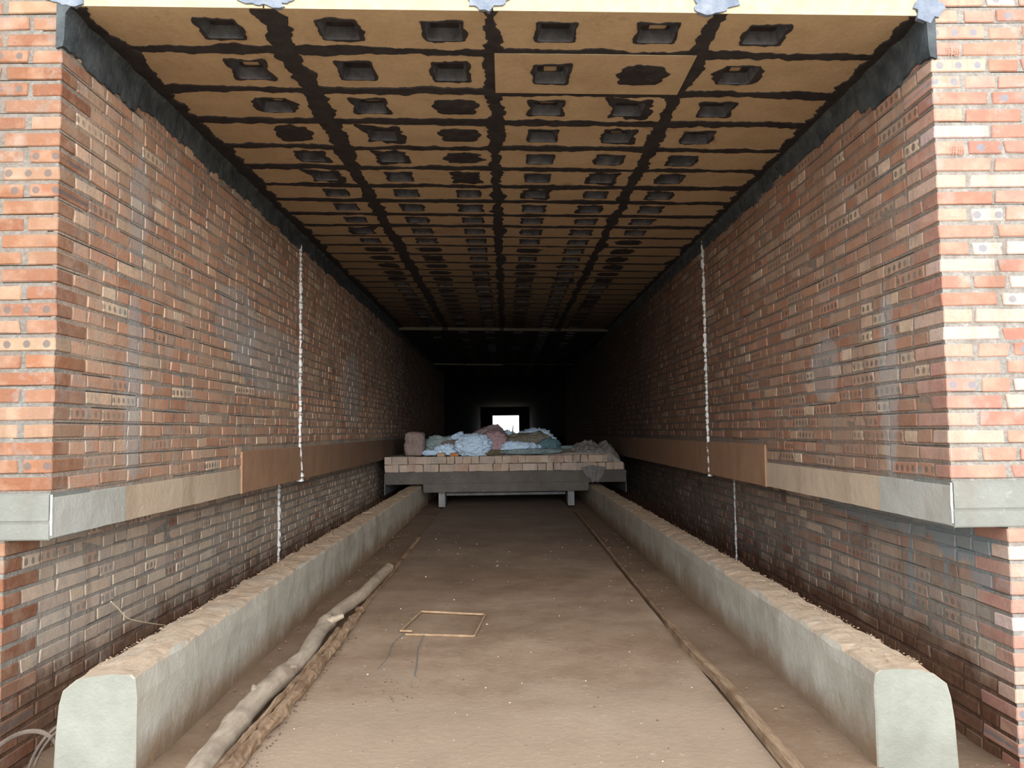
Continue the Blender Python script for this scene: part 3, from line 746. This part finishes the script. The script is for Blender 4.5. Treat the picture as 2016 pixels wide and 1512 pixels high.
# floor litter: pale chips and dark crumbs
pts = [(U(-.9, .88), U(2.4, 9), .003) for _ in range(110)]
crumbs('pale_chips', pts, .002, .007, simple('pale_chip', (226, 214, 196), (238, 230, 214), 9), fl, None, None)
pts = [(U(-.9, .88), U(2.4, 7), .003) for _ in range(110)] + [(U(-.62, -.42)+U(-.1, .1), U(3.35, 3.75), .003) for _ in range(40)] + [(-.93+U(-.02, .05), U(2.5, 4.5), .004) for _ in range(200)]
crumbs('dark_crumbs', pts, .0015, .007, simple('dark_crumb', (84, 62, 46), (112, 86, 66), 9), fl, None, None)
pts = [(U(-1.28, -1.12), U(2.6, 9), -.02) for _ in range(90)] + [(U(1.0, 1.27), U(2.6, 9), -.02) for _ in range(120)] + [(U(1.6, 2.1), U(2.6, 6), -.25) for _ in range(90)]
crumbs('soil_crumbs', pts, .003, .012, simple('soil_crumb', (120, 96, 74), (150, 124, 100), 9), fl, None, None)

# straw coloured wire sticking out over the left trench
V, F = tubeVF(smoothpath([(-1.75, 3.46, .43), (-1.75, 3.523, .388), (-1.75, 3.609, .325), (-1.75, 3.708, .286), (-1.75, 3.895, .226), (-1.75, 4.10, .163), (-1.76, 4.3, .10)]), .0024, 6)
tag(mesh('bent_wire', V, F, M_WIRE), 'thin straw-coloured wire rising over the left trench from the kerb top', 'wire')
# loops of hose in the trench, bottom left
hs = empty('hose_coil'); tag(hs, 'tangled dusty grey hose loops in the trench in front of the left wall', 'hose')
def loop(cx, cy, cz, rx, rz, a0, a1, tilt, r, ph=0):
    P = []
    for k in range(26):
        a = math.radians(a0+(a1-a0)*k/25); P.append((cx+rx*math.cos(a), cy+tilt*math.sin(a+ph), cz+rz*math.sin(a)))
    V, F = tubeVF(P, r, 7, .1); mesh('hose_loop', V, F, M_CABLE, hs)
loop(-1.83, 2.95, -.10, .15, .13, -25, 200, .1, .009)
loop(-1.66, 3.0, -.12, .16, .19, 20, 175, .06, .006)
loop(-1.62, 3.02, -.13, .17, .21, 30, 165, .05, .005, 1)
loop(-1.72, 2.92, -.15, .15, .09, -30, 170, -.12, .007)
loop(-1.80, 2.85, -.18, .18, .06, 0, 330, .12, .006)
loop(-1.70, 2.8, -.2, .1, .12, 10, 200, .15, .008, 2)
loop(-1.64, 3.5, -.02, .16, .17, 60, 200, .1, .005)

# ------------------------------------------------------------------ kiln car
YC = 11.8
car = empty('kiln_car', (0, YC, 0)); tag(car, 'flat kiln car with a brick-topped concrete deck standing across the tunnel', 'kiln car')
def cbox(name, x0, x1, y0, y1, z0, z1, mat, b=.01): return bevelbox(name, x0, x1, y0, y1, z0, z1, b, mat, car)
cbox('deck_frame', -1.855, 1.84, 0, 3.2, .36, .545, M_CARC, .012)
cbox('apron', -1.262, 1.262, -.02, 3.15, .235, .37, M_CARC, .01)
cbox('under_bar', -.94, .93, .35, .43, .155, .195, M_STEEL, .004)
for x in (-.99, 1.0):
    for y in (.12, 2.8): cbox('leg', x-.05, x+.05, y, y+.1, .0, .24, M_STEEL, .006)
for x in (-1.42, 1.45):
    for y in (.5, 2.5):
        V, F = tubeVF([(x-.02, y, .10+.36-.13), (x+.02, y, .10+.36-.13)], .0, 4)
for x in (-.99, 1.0):
    for y in (.55, 2.3):
        n = 24; V = []; F = []
        for q, (dx, r) in enumerate(((-.035, .04), (-.035, .12), (-.01, .12), (.0, .105), (.035, .105), (.035, .04))):
            V += [(x+dx*math.copysign(1, x), y+r*math.cos(2*math.pi*k/n), .122+r*math.sin(2*math.pi*k/n)) for k in range(n)]
            if q: F += [((q-1)*n+k, (q-1)*n+(k+1) % n, q*n+(k+1) % n, q*n+k) for k in range(n)]
        F.append(tuple(range(n))[::-1]); F.append(tuple(5*n+k for k in range(n)))
        mesh('wheel', V, F, M_STEEL, car)
cbox('seal_plate', -1.857, -1.849, .02, 3.15, .20, .40, M_STEEL, .002); cbox('seal_plate', 1.833, 1.841, .02, 3.15, .20, .40, M_STEEL, .002)
# deck bricks: two front courses set on edge
for row in range(2):
    x = -1.85
    while x < (1.78, 1.54)[row]:
        L = random.choice((.118, .118, .23))*U(.9, 1.05)
        if x+L > (1.80, 1.56)[row]: L = (1.80, 1.56)[row]-x
        if L < .03: break
        hh = .112
        me = brick_mesh(L, .11, hh, 'deck', M_DECK, 0, .006)
        o = bpy.data.objects.new('deck_brick', me); COL.objects.link(o); o.parent = car
        o.location = (x+L/2, .06+U(-.006, .006)+(.03 if row and x > 1.5 else 0), .603+row*.118); x += L+U(.002, .008)
# deck fill with humps of dust
V = []; F = []; nx, ny = 60, 24
for i in range(nx+1):
    for j in range(ny+1):
        x = -1.85+3.68*i/nx; y = .115+3.05*j/ny
        z = .775+.02*nz(x*2, y*2, 3, 4)
        z += .12*math.exp(-((x-1.15)/.42)**2-((y-.9)/.6)**2) + .07*math.exp(-((x-.55)/.5)**2-((y-1.2)/.5)**2)
        if x > 1.62: z -= (x-1.62)*.7
        V.append((x, y, max(z, .56)))
for i in range(nx):
    for j in range(ny): a = i*(ny+1)+j; F.append((a, a+ny+1, a+ny+2, a+1))
n0 = len(V)
M_DUST = simple('grey_brown_dust', (138, 128, 118), (164, 154, 144), 6, .95, .8, .02)
# skirt down to the frame
loopi = [i*(ny+1) for i in range(nx+1)] + [nx*(ny+1)+j for j in range(1, ny+1)] + [i*(ny+1)+ny for i in range(nx-1, -1, -1)] + [j for j in range(ny-1, 0, -1)]
V += [(V[i][0], V[i][1], .545) for i in loopi]
for k in range(len(loopi)): F.append((loopi[k], loopi[(k+1) % len(loopi)], n0+(k+1) % len(loopi), n0+k))
mesh('deck_fill', V, F, M_DUST, car, smooth=True)

# broken plaster and rubble spilling over the right end of the deck
def heap(name, cx, cy, z0, w, d, h, seed, mat):
    V = []; F = []; n = 34
    for i in range(n+1):
        for j in range(n+1):
            u, v = i/n*2-1, j/n*2-1; k = max(0, 1-(abs(u)**3+abs(v)**3))**.6
            V.append((cx+u*w/2*(1+.05*nz(v*3, seed)), cy+v*d/2*(1+.08*nz(u*4, seed)), z0+h*k*(1+.3*nz(u*2.5+seed, v*2.5, 0, 4)) + .012*nz(u*14, v*14, seed)*k))
    for i in range(n):
        for j in range(n): a = i*(n+1)+j; F.append((a, a+n+1, a+n+2, a+1))
    return mesh(name, V, F, mat, car)
M_RUB = simple('grey_rubble', (112, 108, 104), (150, 146, 142), 9, .95, .9, .02)
heap('rubble_heap', 1.38, .62, .60, .92, 1.16, .33, 4, M_RUB)
V = []; F = []; n = 14
for i in range(n+1):
    for j in range(n+1):
        u = i/n*2-1; v = j/n; wd = (.20-.15*v)*(1+.2*nz(v*3, 2)); V.append((1.33+u*wd+.03*v, -.03-.018*math.sin(u*7+v*3)-.01*nz(u*3, v*3), .62-.24*v-.03*abs(u)))
for i in range(n):
    for j in range(n): a = i*(n+1)+j; F.append((a, a+n+1, a+n+2, a+1))
m0 = len(V); V += [(x, y+.008, z) for x, y, z in V]; F += [tuple(m0+q for q in f[::-1]) for f in F]
mesh('hanging_rag', V, F, simple('grey_rag', (92, 90, 90), (116, 114, 112), 8), car, smooth=True)

# heaped sheets and sacks on the car
def cloth_mat(name, a, b, rough=.7): return simple(name, a, b, 14, rough, .9, .03, .3)
M_WHITE = cloth_mat('white_plastic', (192, 220, 255), (218, 240, 255), .5)
M_MAUVE = cloth_mat('mauve_cloth', (140, 122, 126), (164, 146, 148))
M_PINK = cloth_mat('pink_weave', (160, 132, 136), (182, 154, 158))
M_TAN = cloth_mat('brown_weave', (134, 118, 114), (160, 142, 136))
M_GREEN = cloth_mat('grey_green_sheet', (128, 146, 150), (158, 176, 178))
M_TEAL = cloth_mat('teal_sheet', (84, 116, 128), (118, 150, 162))
M_OLIVE = cloth_mat('olive_sheet', (88, 84, 66), (120, 112, 92))
M_BOARD = cloth_mat('grey_brown_sheet', (112, 108, 98), (142, 136, 122))
def lump(name, label, cat, cx, cz0, w, h, d, y, mat, seed, crump=.22, top=None, square=2.2, group=None, base=.777):
    """a crumpled bundle: superellipsoid with ridged folds, flattened where it lies"""
    me = bpy.data.meshes.new(name); bm = bmesh.new(); bmesh.ops.create_icosphere(bm, subdivisions=5, radius=1)
    for v in bm.verts:
        c = v.co.copy(); m = (abs(c.x)**square+abs(c.y)**square+abs(c.z)**square)**(1/square); c /= m
        rg = 1-abs(noise.noise(c*2.3+Vector((seed, 0, 0))))*2; rg2 = 1-abs(noise.noise(c*5.0+Vector((0, seed, 0))))*2
        c *= 1+crump*(.55*(rg-.45)+.35*(rg2-.45)+.5*noise.noise(c*1.4+Vector((0, 0, seed))))
        rg3 = abs(noise.noise(c*7.5+Vector((seed, seed, 0))))*2; rg4 = abs(noise.noise(c*13+Vector((seed, 0, seed))))
        c *= 1+crump*(.28*(rg3-.4)+.07*(rg4-.3))
        z = (c.z+1)/2
        if z < .05: z = .05*max(z, -1)*.3+.02
        x = c.x*w/2; zz = z*h
        if top: zz *= top(max(-1, min(1, c.x)))
        v.co = (x, c.y*d/2, max(0, zz))
    bm.to_mesh(me); bm.free(); me.polygons.foreach_set('use_smooth', [True]*len(me.polygons))
    o = link(name, me, mat, None, (cx, y, cz0)); tag(o, label, cat, group); return o
# name, label, category, x, z, w, h, d, y, mat
lump('woven_sack', 'upright mauve-brown woven sack at the left end of the car', 'sack', -1.42, .785, .30, .36, .28, 12.1, M_TAN, 1, .18, None, 5)
lump('crumpled_sheet', 'grey-green crumpled sheet heap right of the upright brown sack', 'sheet', -1.04, .785, .55, .30, .4, 12.45, M_GREEN, 5, .35)
lump('plastic_bag', 'flat white plastic scrap at the deck edge beside the upright sack', 'plastic', -1.17, .79, .24, .085, .15, 11.98, M_WHITE, 9, .4)
lump('plastic_bag', 'crumpled white plastic in front of the grey-green sheet heap', 'plastic', -.93, .785, .32, .17, .2, 12.05, M_WHITE, 12, .45)
lump('cloth', 'reddish brown cloth lying behind the big white bundle', 'cloth', -.82, .80, .38, .22, .3, 12.3, M_TAN, 14, .3)
lump('plastic_bag', 'small white crumpled bag perched left of the mauve cloth ridge', 'plastic', -.80, .975, .24, .20, .22, 12.42, M_WHITE, 17, .45, lambda u: .72+.28*u)
lump('plastic_bundle', 'biggest white plastic bundle hanging at the front of the deck', 'plastic', -.50, .77, .56, .33, .34, 11.99, M_WHITE, 21, .3)
lump('cloth', 'mauve cloth draped in a long rising ridge over the heap', 'cloth', -.44, .79, .86, .56, .7, 12.75, M_MAUVE, 25, .18, lambda u: .70+.34*u if u < .75 else .95-(u-.75)*.6)
lump('woven_sack', 'pink woven sack bulging right of the biggest white bundle', 'sack', -.17, .79, .38, .36, .36, 12.2, M_PINK, 29, .22, None, 3)
lump('cloth', 'olive brown cloth flap under the pink sack', 'cloth', -.19, .775, .33, .09, .16, 11.99, M_OLIVE, 33, .3)
lump('plastic_bag', 'long white plastic roll right of the pink sack', 'plastic', .16, .80, .44, .185, .24, 12.1, M_WHITE, 37, .32, None, 3)
lump('plastic_bag', 'small white knotted bag at the end of the long white roll', 'plastic', .41, .82, .15, .14, .14, 12.12, M_WHITE, 41, .45)
lump('board_sheet', 'grey-brown folded sheet lying across the middle of the heap', 'sheet', .36, .80, .80, .33, .5, 12.7, M_BOARD, 45, .2, lambda u: .93+.12*math.exp(-((u-.5)/.15)**2), 3)
lump('plastic_bag', 'white plastic hump behind the grey-brown folded sheet', 'plastic', .50, .80, .62, .37, .3, 13.15, M_WHITE, 49, .35)
lump('plastic_bag', 'pale plastic fold in front of the daylight opening', 'plastic', .04, .80, .30, .36, .3, 13.0, M_WHITE, 51, .35)
lump('crumpled_sheet', 'teal crumpled sheet at the right end of the heap', 'sheet', .70, .81, .32, .20, .3, 12.3, M_TEAL, 55, .5)
lump('crumpled_sheet', 'flat grey-green sheet spread under the long white roll', 'sheet', .38, .79, .90, .085, .4, 12.05, M_GREEN, 59, .3, None, 3)
lump('crumpled_sheet', 'thin teal rag trailing right of the teal crumpled sheet', 'sheet', 1.0, .85, .5, .055, .3, 12.5, M_GREEN, 61, .3)
lump('plastic_bag', 'tiny white scrap between the folded sheet and the teal sheet', 'plastic', .58, .86, .2, .08, .14, 12.28, M_WHITE, 66, .4)
for x, c, lab in ((-.99, (176, 146, 116), 'loose tan brick standing on the deck edge by the white scraps'), (-.79, (172, 118, 76), 'loose orange brick standing on the deck edge beside the biggest bundle')):
    o = link('loose_brick', brick_mesh(.118, .1, .055, 'fl', simple('loose_brick_%d' % c[0], c, tuple(int(q*.85) for q in c), 20), 0, .004), None, None, (x, 11.87, .803)); tag(o, lab, 'brick')
V, F = tubeVF([(.115, 12.75, 1.05), (.125, 12.74, 1.12), (.118, 12.73, 1.18), (.135, 12.73, 1.25)], [.014, .012, .01, .006], 6, .5); tag(mesh('wood_stick', V, F, M_LATH), 'short dark stick standing up in front of the daylight opening', 'stick')
